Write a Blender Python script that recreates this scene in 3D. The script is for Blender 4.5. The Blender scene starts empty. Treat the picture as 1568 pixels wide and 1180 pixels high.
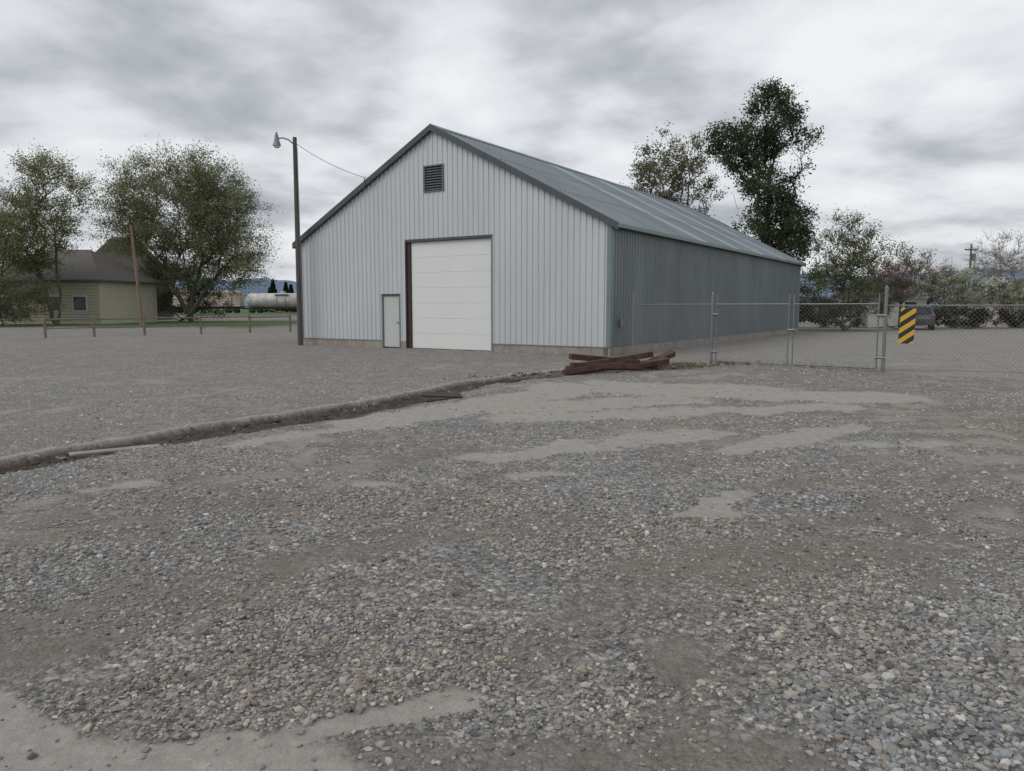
import bpy, math, numpy as np
from mathutils import Vector, Matrix
SC=bpy.context.scene
COL=SC.collection
SC.view_settings.view_transform='Standard';SC.view_settings.look='None';SC.view_settings.exposure=0;SC.view_settings.gamma=1
R=np.random.default_rng(7)

# ---------------------------------------------------------------- helpers
def link(o,parent=None):
    COL.objects.link(o)
    if parent is not None: o.parent=parent
    return o
def empty(name,loc=(0,0,0),rz=0):
    e=bpy.data.objects.new(name,None); e.location=loc; e.rotation_euler=(0,0,rz); e.empty_display_size=.3
    return link(e)
def np_mesh(name,V,F,mat,col=None,parent=None,smooth=False,colname='col'):
    V=np.asarray(V,dtype=np.float32); F=np.asarray(F,dtype=np.int32)
    me=bpy.data.meshes.new(name)
    me.vertices.add(len(V)); me.vertices.foreach_set('co',V.ravel())
    me.loops.add(F.size); me.loops.foreach_set('vertex_index',F.ravel())
    me.polygons.add(len(F)); me.polygons.foreach_set('loop_start',np.arange(0,F.size,F.shape[1],dtype=np.int32))
    me.polygons.foreach_set('use_smooth',np.full(len(F),smooth))
    if col is not None:
        c=np.ones((len(V),4),dtype=np.float32); c[:,:3]=col
        a=me.attributes.new(colname,'FLOAT_COLOR','POINT'); a.data.foreach_set('color',c.ravel())
    me.update(calc_edges=True); me.validate()
    if mat: me.materials.append(mat)
    return link(bpy.data.objects.new(name,me),parent)
def py_mesh(name,V,F,mat,parent=None,smooth=False,bevel=0):
    me=bpy.data.meshes.new(name); me.from_pydata([tuple(v) for v in V],[],F); me.update()
    me.materials.append(mat)
    if smooth:
        for p in me.polygons: p.use_smooth=True
    o=link(bpy.data.objects.new(name,me),parent)
    if bevel:
        m=o.modifiers.new('b','BEVEL'); m.width=bevel; m.segments=2
    return o
def box(name,x0,x1,y0,y1,z0,z1,mat,parent=None,bevel=0):
    V=[(x0,y0,z0),(x1,y0,z0),(x1,y1,z0),(x0,y1,z0),(x0,y0,z1),(x1,y0,z1),(x1,y1,z1),(x0,y1,z1)]
    F=[(0,3,2,1),(4,5,6,7),(0,1,5,4),(1,2,6,5),(2,3,7,6),(3,0,4,7)]
    return py_mesh(name,V,F,mat,parent,bevel=bevel)
def tubes_arrays(P,Q,r0,r1,n=5):
    P=np.asarray(P,float);Q=np.asarray(Q,float);m=len(P)
    r0=np.broadcast_to(r0,(m,)).astype(float); r1=np.broadcast_to(r1,(m,)).astype(float)
    d=Q-P; L=np.linalg.norm(d,axis=1,keepdims=True)+1e-9; d=d/L
    up=np.tile(np.array([0,0,1.]),(m,1)); up[np.abs(d[:,2])>.9]=(1,0,0)
    a=np.cross(d,up); a/=np.linalg.norm(a,axis=1,keepdims=True); b=np.cross(d,a)
    ang=np.arange(n)/n*2*math.pi
    ring=a[:,None,:]*np.cos(ang)[None,:,None]+b[:,None,:]*np.sin(ang)[None,:,None]
    V=np.concatenate([P[:,None,:]+ring*r0[:,None,None],Q[:,None,:]+ring*r1[:,None,None]],axis=1)
    k=np.arange(n);k2=(k+1)%n
    f=np.stack([k,k2,k2+n,k+n],axis=1)
    F=(np.arange(m)*2*n)[:,None,None]+f[None]
    return V.reshape(-1,3),F.reshape(-1,4)
def tubes(name,P,Q,r0,r1,mat,parent=None,n=8,smooth=True):
    V,F=tubes_arrays(P,Q,r0,r1,n); return np_mesh(name,V,F,mat,parent=parent,smooth=smooth)
def path_tube(name,pts,r,mat,parent=None,n=8):
    pts=np.array(pts,float); return tubes(name,pts[:-1],pts[1:],r,r,mat,parent,n)
def cyl(name,p,q,r0,r1,mat,parent=None,n=16):
    V,F=tubes_arrays([p],[q],r0,r1,n)
    F=[tuple(f) for f in F]+[tuple(range(n-1,-1,-1)),tuple(range(n,2*n))]
    return py_mesh(name,V,F,mat,parent)
def hsh(ix,iy,s):
    h=np.sin(ix*127.1+iy*311.7+s*74.7)*43758.5453
    return h-np.floor(h)
def vn(x,y,s=0):
    ix=np.floor(x);iy=np.floor(y);fx=x-ix;fy=y-iy
    fx=fx*fx*(3-2*fx);fy=fy*fy*(3-2*fy)
    return (hsh(ix,iy,s)*(1-fx)+hsh(ix+1,iy,s)*fx)*(1-fy)+(hsh(ix,iy+1,s)*(1-fx)+hsh(ix+1,iy+1,s)*fx)*fy
def fbm(x,y,o=4,s=0):
    t=0;a=.5;n=0
    for i in range(o):
        t=t+a*vn(x,y,s+i);n+=a;a*=.5;x=x*2.03+3.1;y=y*2.03+1.7
    return t/n
def ss(a,b,x):
    t=np.clip((x-a)/(b-a),0,1);return t*t*(3-2*t)

# ---------------------------------------------------------------- materials
def newmat(name):
    m=bpy.data.materials.new(name);m.use_nodes=True;nt=m.node_tree
    return m,nt,nt.nodes['Principled BSDF']
def mat(name,c,rough=.7,metal=0,ns=3,na=.15,bump=0,bs=30,c2=None,stretch=(1,1,1),spec=None):
    m,nt,b=newmat(name);N=nt.nodes;L=nt.links
    tc=N.new('ShaderNodeTexCoord');mp=N.new('ShaderNodeMapping');mp.inputs['Scale'].default_value=stretch
    L.new(tc.outputs['Object'],mp.inputs[0])
    no=N.new('ShaderNodeTexNoise');no.inputs['Scale'].default_value=ns;no.inputs['Detail'].default_value=6;no.inputs['Roughness'].default_value=.65
    L.new(mp.outputs[0],no.inputs['Vector'])
    rp=N.new('ShaderNodeValToRGB');L.new(no.outputs[0],rp.inputs[0])
    e=rp.color_ramp.elements;e[0].position=.3;e[1].position=.7
    lo=c2 if c2 else [v*(1-na) for v in c]; hi=[min(1,v*(1+na)) for v in c]
    e[0].color=(*lo,1);e[1].color=(*hi,1)
    L.new(rp.outputs[0],b.inputs['Base Color'])
    b.inputs['Roughness'].default_value=rough;b.inputs['Metallic'].default_value=metal
    if spec is not None:b.inputs['Specular IOR Level'].default_value=spec
    if bump:
        n2=N.new('ShaderNodeTexNoise');n2.inputs['Scale'].default_value=bs;n2.inputs['Detail'].default_value=4
        L.new(mp.outputs[0],n2.inputs['Vector'])
        bp=N.new('ShaderNodeBump');bp.inputs['Strength'].default_value=bump;bp.inputs['Distance'].default_value=.02
        L.new(n2.outputs[0],bp.inputs['Height']);L.new(bp.outputs[0],b.inputs['Normal'])
    return m
def attr_mat(name,rough=.8,trans=0):
    m,nt,b=newmat(name);N=nt.nodes;L=nt.links
    a=N.new('ShaderNodeAttribute');a.attribute_name='col'
    L.new(a.outputs['Color'],b.inputs['Base Color']);b.inputs['Roughness'].default_value=rough
    b.inputs['Specular IOR Level'].default_value=.25
    if trans:
        d=N.new('ShaderNodeBsdfDiffuse');L.new(a.outputs['Color'],d.inputs[0])
        t=N.new('ShaderNodeBsdfTranslucent');mx=N.new('ShaderNodeMixShader');mx.inputs[0].default_value=trans
        L.new(a.outputs['Color'],t.inputs[0]);L.new(d.outputs[0],mx.inputs[1]);L.new(t.outputs[0],mx.inputs[2])
        L.new(mx.outputs[0],N['Material Output'].inputs[0]);N.remove(b)
    return m
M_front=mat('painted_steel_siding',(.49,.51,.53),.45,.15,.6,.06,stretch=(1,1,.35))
M_side=mat('dark_steel_siding',(.165,.188,.195),.5,.2,.7,.2,stretch=(1,1,.3))  # side, back and left walls: darker base colour than the front siding
M_roof=mat('roof_steel',(.165,.195,.215),.5,.25,.5,.2,stretch=(.3,1,1))
M_sky=mat('roof_translucent_panel',(.27,.315,.335),.5,0,.8,.1)
M_trim=mat('trim_dark',(.06,.073,.077),.5,.2,2,.15)
M_ctrim=mat('trim_corner',(.16,.21,.198),.45,.2,2,.1)
M_conc=mat('concrete_foundation',(.27,.24,.21),.9,0,3,.3,.5,25)
M_door=mat('white_door_paint',(.66,.67,.655),.5,0,.7,.03)
M_mdoor=mat('man_door_paint',(.46,.48,.46),.5,0,2,.06)
M_dark=mat('dark_opening',(.042,.028,.024),.8,0,4,.2)
M_vent=mat('vent_louver',(.12,.125,.13),.6,.2,4,.1)
M_galv=mat('galvanised_pipe',(.19,.20,.205),.5,.4,6,.15)
M_wire=mat('chain_link_wire',(.19,.20,.205),.5,.4,6,.1)
M_wood=mat('weathered_pole_wood',(.09,.08,.072),.9,0,3,.35,.5,30,stretch=(6,6,.5))
M_wood2=mat('brown_pole_wood',(.20,.14,.095),.9,0,3,.3,.4,30,stretch=(6,6,.5))
M_rail=mat('fence_wood',(.19,.16,.125),.9,0,3,.3,.4,30)
M_tie=mat('creosoted_timber',(.07,.036,.030),.9,0,5,.5,.8,30)
M_board=mat('grey_board',(.26,.235,.21),.9,0,5,.3,.5,30)
M_bark=mat('bark',(.10,.087,.073),.95,0,4,.35,.6,18)
M_barkL=mat('bark_light',(.16,.14,.12),.95,0,4,.3,.6,18)
M_leaf=attr_mat('leaves',.7,.45)
M_stone=attr_mat('gravel_stone',.85,0)
M_hwall=mat('house_wall_cream',(.44,.405,.33),.8,0,2,.1)
M_hroof=mat('house_shingles',(.11,.103,.098),.9,0,6,.25,.4,10)
M_broof=mat('brown_shingles',(.06,.05,.044),.9,0,6,.25)
M_glass=mat('window_glass',(.04,.05,.06),.1,0,2,.1)
M_white=mat('white_paint',(.6,.6,.57),.6,0,3,.08)
M_tank=mat('tank_car_paint',(.42,.42,.41),.5,0,.8,.25,c2=(.28,.265,.24))
M_rust=mat('rusty_car_paint',(.42,.39,.36),.7,0,.35,.3,c2=(.27,.19,.14))
M_blk=mat('black_metal',(.02,.02,.02),.6,0,4,.2)
M_car=mat('car_paint',(.10,.105,.11),.25,.4,2,.05)
M_lens=mat('lamp_lens',(.6,.6,.57),.3,0,4,.05)
M_hill=mat('haze_tinted_hill',(.15,.205,.275),1,0,.004,.25,spec=0)  # blue of aerial haze is put into the hill's base colour
M_dirt=mat('dark_soil',(.095,.075,.062),1,0,5,.4,1,20)

# ---------------------------------------------------------------- world / sun
w=bpy.data.worlds.new('World');SC.world=w;w.use_nodes=True
nt=w.node_tree;N=nt.nodes;L=nt.links;N.clear()
out=N.new('ShaderNodeOutputWorld')
sky=N.new('ShaderNodeTexSky');sky.sky_type='NISHITA';sky.sun_disc=False
bg1=N.new('ShaderNodeBackground');bg1.inputs[1].default_value=.09;L.new(sky.outputs[0],bg1.inputs[0])
tc=N.new('ShaderNodeTexCoord');sx=N.new('ShaderNodeSeparateXYZ');L.new(tc.outputs['Generated'],sx.inputs[0])
def mth(op,a,b=None,c=None,clamp=False):
    n=N.new('ShaderNodeMath');n.operation=op;n.use_clamp=clamp
    for i,v in enumerate((a,b,c)):
        if v is None:continue
        if isinstance(v,(int,float)):n.inputs[i].default_value=v
        else:L.new(v,n.inputs[i])
    return n.outputs[0]
zc=mth('ADD',mth('MAXIMUM',sx.outputs[2],0.0),.22)
px=mth('DIVIDE',sx.outputs[0],zc);py=mth('DIVIDE',sx.outputs[1],zc)
cb=N.new('ShaderNodeCombineXYZ');L.new(px,cb.inputs[0]);L.new(py,cb.inputs[1])
def wnoise(scale,det,dist,off,rough=.55):
    mp=N.new('ShaderNodeMapping');mp.inputs['Location'].default_value=off;L.new(cb.outputs[0],mp.inputs[0])
    n=N.new('ShaderNodeTexNoise');n.inputs['Scale'].default_value=scale;n.inputs['Detail'].default_value=det
    n.inputs['Distortion'].default_value=dist;n.inputs['Roughness'].default_value=rough;L.new(mp.outputs[0],n.inputs['Vector']);return n.outputs[0]
nA=wnoise(1.9,10,.12,(3.1,1.7,0),.52);nB=wnoise(.9,3,.0,(8,2,0))
mixv=mth('ADD',mth('MULTIPLY',nA,.72),mth('MULTIPLY',nB,.28))
rp=N.new('ShaderNodeValToRGB');L.new(mixv,rp.inputs[0]);cr=rp.color_ramp
cr.elements[0].position=.34;cr.elements[0].color=(.38,.40,.44,1)
cr.elements[1].position=.60;cr.elements[1].color=(.90,.92,.94,1)
for p,c in ((.41,(.50,.52,.56,1)),(.455,(.61,.63,.665,1)),(.51,(.76,.78,.81,1))):
    e=cr.elements.new(p);e.color=c
bg2=N.new('ShaderNodeBackground');L.new(rp.outputs[0],bg2.inputs[0]);bg2.inputs[1].default_value=1.0
mx=N.new('ShaderNodeMixShader');mx.inputs[0].default_value=.95
L.new(bg1.outputs[0],mx.inputs[1]);L.new(bg2.outputs[0],mx.inputs[2]);L.new(mx.outputs[0],out.inputs[0])
sl=bpy.data.lights.new('sun','SUN');sl.energy=1.3;sl.angle=math.radians(40);sl.color=(1,.97,.93)
so=link(bpy.data.objects.new('sun',sl))
sd=Vector((-.75,-.45,.95)).normalized()
so.rotation_euler=sd.to_track_quat('Z','Y').to_euler()
sky.sun_elevation=math.asin(sd.z);sky.sun_rotation=math.atan2(sd.x,sd.y)

# ---------------------------------------------------------------- camera
cam=bpy.data.cameras.new('camera');cam.lens=26.63;cam.sensor_width=36;cam.clip_end=9000;cam.clip_start=.05
co=link(bpy.data.objects.new('camera',cam));co.location=(0,0,1.6);co.rotation_euler=(math.radians(90-5.905),0,0);SC.camera=co

# ---------------------------------------------------------------- ground fields
LIP=np.array([(-9.5,-2),(-5.3,7.72),(-4.47,9.6),(-3.39,11.34),(-2.16,13.5),(-.91,16.4),(1.45,19.6),(3.2,21.0)])
def lip_d(x,y):
    best=np.full(x.shape,1e9);sg=np.zeros(x.shape)
    for i in range(len(LIP)-1):
        a=LIP[i];b=LIP[i+1];d=b-a;l2=d@d
        t=np.clip(((x-a[0])*d[0]+(y-a[1])*d[1])/l2,0,1)
        dx=x-a[0]-t*d[0];dy=y-a[1]-t*d[1];ds=np.hypot(dx,dy)
        s=np.where(d[0]*dy-d[1]*dx<0,1.,-1.)
        m=ds<best;best=np.where(m,ds,best);sg=np.where(m,s,sg)
    return best*sg
def stroke(x,y,a,b,wd):
    a=np.array(a);b=np.array(b);d=b-a;t=np.clip(((x-a[0])*d[0]+(y-a[1])*d[1])/(d@d),0,1)
    ds=np.hypot(x-a[0]-t*d[0],y-a[1]-t*d[1]);return 1-ss(wd*.35,wd*1.35,ds)
SAND=[((-1.9,10.6),(1.5,15.2),.8,1.05),((1.0,15.2),(6.5,13.4),1.0,1.1),((1.8,16.2),(5.2,15.2),.6,.9),((.15,11.1),(5.3,12.1),.6,1.0),((-.2,11.9),(2.8,13.1),.8,.9),
 ((-.31,7.99),(.89,8.77),.32,.95),((.9,8.9),(2.6,9.6),.42,.9),((2.5,8.4),(4.65,10.),.34,1.0),((1.14,5.7),(1.6,5.85),.10,1.25),((1.6,5.85),(2.07,6.42),.14,1.25),
 ((-1.33,6.78),(-.98,6.85),.13,1.05),((.1,7.1),(.42,7.19),.14,1.1),((-3.8,6.55),(-3.2,6.9),.16,.9),((-3.2,8.6),(-1.8,10.6),.28,.85),
 ((-2.9,2.45),(-.75,2.3),.37,1.25),((-.95,2.55),(-.33,3.0),.12,1.2),((-2.5,3.02),(-1.75,2.68),.18,1.2),((-1.5,2.55),(-1.0,2.68),.10,1.1),((3.8,8.8),(5.2,9.0),.2,.8)]
DIRT=[((-2.6,3.4),(-1.6,4.3),.5,.9),((-.3,2.3),(.83,2.4),.35,1.1),((.78,2.6),(.85,3.4),.17,.95),((1.0,4.6),(2.6,4.9),.4,.9),((.1,3.4),(.9,4.3),.3,.6),
 ((2.3,6.7),(5.6,7.2),.22,.95),((2.2,5.7),(4.4,6.1),.2,.85),((4.0,11.3),(9,12.0),.3,.85),((-1.6,7.6),(-.6,8.4),.35,.8),((5.2,9.2),(9,9.9),.25,.8),
 ((2.0,17.6),(6,20.6),.6,.6),((-1.0,5.0),(.2,5.6),.35,.75),((2.6,4.2),(3.3,6.4),.16,.7),((-3.4,5.6),(-2,6.2),.3,.7),((5.5,14.3),(11,14.8),.3,.7)]
def fields(x,y):
    wx=x+(fbm(x*1.6,y*1.6,3,11)-.5)*.6;wy=y+(fbm(x*1.6,y*1.6,3,17)-.5)*.6
    d=lip_d(x,y)
    nz=fbm(x*3.1,y*3.1,4,23);n2=fbm(x*.55,y*.55,3,31);n3=fbm(x*12,y*12,3,5)
    sand=np.zeros(x.shape);dirt=np.zeros(x.shape)
    k=np.clip(y/6,.25,1)
    for a,b,wd,s in SAND: sand=np.maximum(sand,s*stroke(x+(wx-x)*k,y+(wy-y)*k,a,b,wd))
    for a,b,wd,s in DIRT: dirt=np.maximum(dirt,s*stroke(wx,wy,a,b,wd))
    sand=np.clip(ss(.30,.66,sand*(.45+1.0*nz)+(n3-.5)*.7*ss(3.5,6,y)+(n3-.5)*.15),0,1)
    sand=np.maximum(sand,.6*ss(.56,.72,n2)*ss(.46,.6,nz)*(y<22)*(y>5))
    coarse=ss(.9,1.3,x)*(1-ss(3.6,4.4,y))
    dirt=np.clip(dirt*(.4+1.1*nz)+.70*ss(.47,.63,n2*.5+nz*.5)*(1-.85*coarse)+(n3-.5)*.2,0,1)
    end=1-ss(19.3,20.3,y)
    dn=d+(fbm(x*2.5,y*2.5,3,41)-.5)*.3
    wdt=.8*(.5+.9*fbm(x*.8,y*.8,2,47))
    ditch=ss(-.02,.05,d+(nz-.5)*.07)*(1-ss(wdt*.6,wdt*1.25,dn))*end
    lip=ss(-.17,-.13,d+(nz-.5)*.05)*(1-ss(-.03,.0,d+(nz-.5)*.07))*end*(.35+.65*ss(.33,.40,fbm(x*1.3,y*1.3,3,53)))
    left=(1-ss(-.1,.05,dn))*(y<60)
    beyond=ss(-.3,.5,(x-5.69)*.61+(y-21.3)*.79)*ss(3,5,x)
    grass=ss(59,61,y+ (nz-.5)*4)*(1-ss(84,92,y+(nz-.5)*5))*ss(18,22,-x)
    grass=np.maximum(grass,ss(50,51,y+(nz-.5)*2)*ss(16,20,x)*(1-ss(24,26,x))*(1-ss(57,59,y)))
    far=ss(100,200,y)
    return dict(d=d,sand=sand,dirt=dirt,ditch=ditch,lip=lip,left=left,beyond=beyond,grass=np.clip(grass,0,1),far=far,n=nz,n3=n3,coarse=coarse)
def height(x,y,f):
    near=1-ss(30,60,np.hypot(x,y))
    z=(fbm(x*.7,y*.7,3,61)-.5)*.06*near+(fbm(x*5,y*5,3,67)-.5)*.022*near
    z=z+f['lip']*.012-f['ditch']*.075*(.5+f['n'])+(-.010)*f['sand']*near+.008*f['left']*near*(y<22)
    z=z+f['ditch']*(f['n3']-.5)*.08
    return z
NA=640
th=np.concatenate([np.radians(np.linspace(-48,48,NA)),np.radians(np.linspace(48,312,70)[1:-1])])
rr=np.concatenate([.6*(100**(np.arange(520)/519.)),60*((4200/60)**(np.arange(1,61)/60.))])
TH,RR=np.meshgrid(th,rr);X=RR*np.sin(TH);Y=RR*np.cos(TH)
F_=fields(X,Y);Z=height(X,Y,F_)
nt_=len(th);nr=len(rr)
V=np.stack([X,Y,Z],-1).reshape(-1,3)
i=np.arange(nr-1)[:,None];j=np.arange(nt_)[None,:];j2=(j+1)%nt_
Q=np.stack([i*nt_+j,i*nt_+j2,(i+1)*nt_+j2,(i+1)*nt_+j],-1).reshape(-1,4)
def ground_mat():
    m,nt,b=newmat('gravel_ground');N=nt.nodes;L=nt.links
    tc=N.new('ShaderNodeTexCoord').outputs['Object']
    def attr(n):
        a=N.new('ShaderNodeAttribute');a.attribute_name=n;s=N.new('ShaderNodeSeparateColor');L.new(a.outputs['Color'],s.inputs[0]);return s.outputs
    A=attr('mA');B=attr('mB')
    def noise(sc,d=5,r=.6):
        n=N.new('ShaderNodeTexNoise');n.inputs['Scale'].default_value=sc;n.inputs['Detail'].default_value=d;n.inputs['Roughness'].default_value=r;L.new(tc,n.inputs['Vector']);return n.outputs[0]
    def ramp(v,els):
        r=N.new('ShaderNodeValToRGB');L.new(v,r.inputs[0]);e=r.color_ramp.elements
        e[0].position=els[0][0];e[0].color=(*els[0][1],1);e[1].position=els[-1][0];e[1].color=(*els[-1][1],1)
        for p,c in els[1:-1]:
            q=e.new(p);q.color=(*c,1)
        return r.outputs[0]
    def mix(f,a,b_,bl='MIX'):
        x=N.new('ShaderNodeMix');x.data_type='RGBA';x.blend_type=bl
        if isinstance(f,float):x.inputs[0].default_value=f
        else:L.new(f,x.inputs[0])
        for k,v in ((6,a),(7,b_)):
            if isinstance(v,tuple):x.inputs[k].default_value=(*v,1)
            else:L.new(v,x.inputs[k])
        return x.outputs[2]
    def vor(sc):
        v=N.new('ShaderNodeTexVoronoi');v.inputs['Scale'].default_value=sc;L.new(tc,v.inputs['Vector']);return v
    def M(op,a,b_=0.,clamp=False):
        n=N.new('ShaderNodeMath');n.operation=op;n.use_clamp=clamp
        for k,v in enumerate((a,b_)):
            if isinstance(v,(int,float)):n.inputs[k].default_value=v
            else:L.new(v,n.inputs[k])
        return n.outputs[0]
    v1=vor(26);v2=vor(62)
    def stonecol(v):
        s=N.new('ShaderNodeSeparateColor');L.new(v.outputs['Color'],s.inputs[0])
        c=ramp(s.outputs[0],[(0,(.10,.10,.102)),(.25,(.175,.178,.178)),(.5,(.245,.243,.243)),(.65,(.28,.26,.232)),(.8,(.295,.298,.30)),(.93,(.44,.43,.41)),(1,(.60,.59,.57))])
        e=ramp(v.outputs['Distance'],[(.0,(1.2,)*3),(.45,(.95,)*3),(.8,(.35,)*3)])
        return mix(1.,c,e,'MULTIPLY')
    g=mix(.45,stonecol(v1),stonecol(v2))
    big=noise(.35,4);tint=ramp(big,[(.35,(1.08,1.0,.92)),(.65,(.98,.99,1.01))])
    g=mix(1.,g,tint,'MULTIPLY')
    med=noise(2.5,5);g=mix(1.,g,ramp(med,[(.3,(.78,)*3),(.7,(1.25,)*3)]),'MULTIPLY')
    md=noise(11,5,.7);g=mix(1.,g,ramp(md,[(.3,(.72,)*3),(.7,(1.3,)*3)]),'MULTIPLY')
    fine=noise(160,3,.7);fr=ramp(fine,[(.3,(.75,)*3),(.7,(1.25,)*3)])
    left=mix(.3,g,mix(1.,(.275,.258,.235),fr,'MULTIPLY'))
    c=mix(B[0],g,left)
    dirt=mix(1.,ramp(noise(6,5),[(.3,(.15,.130,.112)),(.7,(.225,.202,.18))]),fr,'MULTIPLY')
    c=mix(M('MULTIPLY',A[1],.85),c,dirt)
    sand=mix(1.,ramp(noise(9,6),[(.3,(.265,.25,.224)),(.7,(.355,.337,.307))]),fr,'MULTIPLY')
    sand=mix(.12,sand,g)
    c=mix(A[0],c,sand)
    bey=mix(1.,ramp(noise(.9,6),[(.3,(.25,.238,.213)),(.7,(.32,.305,.277))]),fr,'MULTIPLY')
    c=mix(M('MULTIPLY',B[1],.75),c,bey)
    soil=mix(1.,ramp(noise(5,6),[(.3,(.042,.033,.028)),(.7,(.11,.087,.073))]),fr,'MULTIPLY')
    c=mix(A[2],c,soil)
    gr=ramp(noise(3,6),[(.3,(.05,.09,.03)),(.7,(.10,.15,.055))])
    c=mix(B[2],c,gr)
    L.new(c,b.inputs['Base Color']);b.inputs['Roughness'].default_value=.95;b.inputs['Specular IOR Level'].default_value=.15
    h=M('ADD',M('MULTIPLY',v1.outputs['Distance'],-1.),M('MULTIPLY',v2.outputs['Distance'],-.5))
    inv=M('SUBTRACT',1.,M('MULTIPLY',A[0],.85))
    h=M('ADD',M('MULTIPLY',h,inv),M('MULTIPLY',fine,.3))
    bp=N.new('ShaderNodeBump');bp.inputs['Strength'].default_value=.9;bp.inputs['Distance'].default_value=.02
    L.new(h,bp.inputs['Height']);L.new(bp.outputs[0],b.inputs['Normal'])
    return m
M_ground=ground_mat()
sandt=np.clip(F_['sand']+F_['lip']*1.0,0,1)*(1-F_['ditch'])
mA=np.stack([sandt,F_['dirt'],F_['ditch']],-1).reshape(-1,3)
mB=np.stack([F_['left'],F_['beyond'],np.clip(F_['grass']+F_['far'],0,1)],-1).reshape(-1,3)
ground=np_mesh('ground',V,Q,M_ground,mA,smooth=True,colname='mA')
me=ground.data
c4=np.ones((len(V),4),dtype=np.float32);c4[:,:3]=mB
a=me.attributes.new('mB','FLOAT_COLOR','POINT');a.data.foreach_set('color',c4.ravel())

# ---------------------------------------------------------------- loose stones
phi=(1+5**.5)/2
ICO=np.array([(-1,phi,0),(1,phi,0),(-1,-phi,0),(1,-phi,0),(0,-1,phi),(0,1,phi),(0,-1,-phi),(0,1,-phi),(phi,0,-1),(phi,0,1),(-phi,0,-1),(-phi,0,1)])/math.hypot(1,phi)
ICF=np.array([(0,11,5),(0,5,1),(0,1,7),(0,7,10),(0,10,11),(1,5,9),(5,11,4),(11,10,2),(10,7,6),(7,1,8),(3,9,4),(3,4,2),(3,2,6),(3,6,8),(3,8,9),(4,9,5),(2,4,11),(6,2,10),(8,6,7),(9,8,1)])
OCT=np.array([(1,0,0),(0,1,0),(-1,0,0),(0,-1,0),(0,0,1)],float)
OCF=np.array([(0,1,4),(1,2,4),(2,3,4),(3,0,4)])
def stones_mesh(name,x,y,z,r,col,mat_,flat=.62,parent=None,lo=False):
    B_,BF=(OCT,OCF) if lo else (ICO,ICF);nv=len(B_)
    n=len(x);V=np.repeat(B_[None],n,0)*(1+R.normal(0,.17,(n,nv,1)))
    V=V*np.stack([R.uniform(.85,1.35,n),R.uniform(.65,1.,n),R.uniform(.45,.85,n)*flat/.62],-1)[:,None,:]
    a=R.uniform(0,6.28,n);t=R.normal(0,.1 if lo else .35,n)
    ca,sa,ct,st=np.cos(a),np.sin(a),np.cos(t),np.sin(t)
    y1=V[...,1]*ct[:,None]-V[...,2]*st[:,None];z1=V[...,1]*st[:,None]+V[...,2]*ct[:,None]
    x2=V[...,0]*ca[:,None]-y1*sa[:,None];y2=V[...,0]*sa[:,None]+y1*ca[:,None]
    V=np.stack([x2,y2,z1],-1)*r[:,None,None]+np.stack([x,y,z],-1)[:,None,:]
    F=(np.arange(n)*nv)[:,None,None]+BF[None]
    return np_mesh(name,V.reshape(-1,3),F.reshape(-1,3),mat_,np.repeat(col,nv,0),parent)
PAL=np.array([(.18,.184,.188),(.23,.234,.238),(.29,.292,.292),(.43,.423,.405),(.27,.245,.215),(.34,.315,.278),(.11,.11,.111),(.22,.185,.157),(.21,.20,.185)])
PW=np.array([.19,.22,.17,.06,.09,.07,.06,.014,.13]);PW/=PW.sum()
def scatter(zones,lo,name):
    xs=[];ys=[];rs=[]
    for (a0,b0,den,mr) in zones:
        n=int(den*.82*(b0*b0-a0*a0))
        yy=np.sqrt(R.uniform(a0*a0,b0*b0,n));xx=R.uniform(-.82,.82,n)*yy
        xs.append(xx);ys.append(yy);rs.append(np.clip(mr*np.exp(R.normal(0,.38,n)),.004,.027))
    x=np.concatenate(xs);y=np.concatenate(ys);r=np.concatenate(rs)
    f=fields(x,y);big=fbm(x*1.1+y*.3,y*1.5,3,71)
    dens=np.maximum(np.clip(.15+1.3*ss(.33,.6,big),.15,1),.95*f['coarse'])
    prob=np.clip(1.1-1.04*f['sand']-.88*f['dirt'],0.03,1)*np.clip(1-1.1*f['ditch']-.9*f['lip'],0,1)*dens*np.where(f['left']>.5,.7,1)
    k=R.random(len(x))<prob
    x=x[k];y=y[k];r=r[k];f={q:v[k] for q,v in f.items()}
    r=r*(1+.28*f['coarse'])
    z=height(x,y,f)
    ci=R.choice(len(PAL),len(x),p=PW)
    col=PAL[ci]*R.uniform(.82,1.18,(len(x),1))
    warm=ss(.38,.6,fbm(x*.6,y*.6,2,77))[:,None]
    col=col*(1+warm*np.array([[.07,.01,-.07]]))
    stones_mesh(name,x,y,z+r*(.02 if lo else .2),r,col,M_stone,lo=lo)
scatter(((1.9,4.5,2700,.0084),(4.5,6.5,1400,.010)),False,'loose_gravel')
scatter(((6.5,10,850,.0120),(10,15,300,.015),(15,26,80,.018)),True,'scattered_gravel')
tx=[];ty=[]
for i in range(1,len(LIP)-1):
    a=LIP[i];b=LIP[i+1];n=int(np.linalg.norm(b-a)*50);t=R.random(n);d=(b-a)/np.linalg.norm(b-a)
    off=.08+np.abs(R.normal(.2,.26,n));tx.append(a[0]+t*(b-a)[0]+d[1]*off);ty.append(a[1]+t*(b-a)[1]-d[0]*off)
x=np.concatenate(tx);y=np.concatenate(ty);f=fields(x,y);r=np.clip(.014*np.exp(R.normal(0,.55,len(x))),.006,.045)
c=np.where(R.random((len(x),1))<.75,np.array([[.08,.064,.054]]),np.array([[.24,.22,.19]]))*R.uniform(.7,1.2,(len(x),1))
stones_mesh('trench_rubble',x,y,height(x,y,f)+r*.2,r,c,M_stone)
hx,hy=np.meshgrid(np.linspace(-1,1,90),np.linspace(-1,1,60))
gx=3.0+hx*2.9*.82+hy*.7;gy=19.3+hx*2.2*.62+hy*1.0
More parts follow.
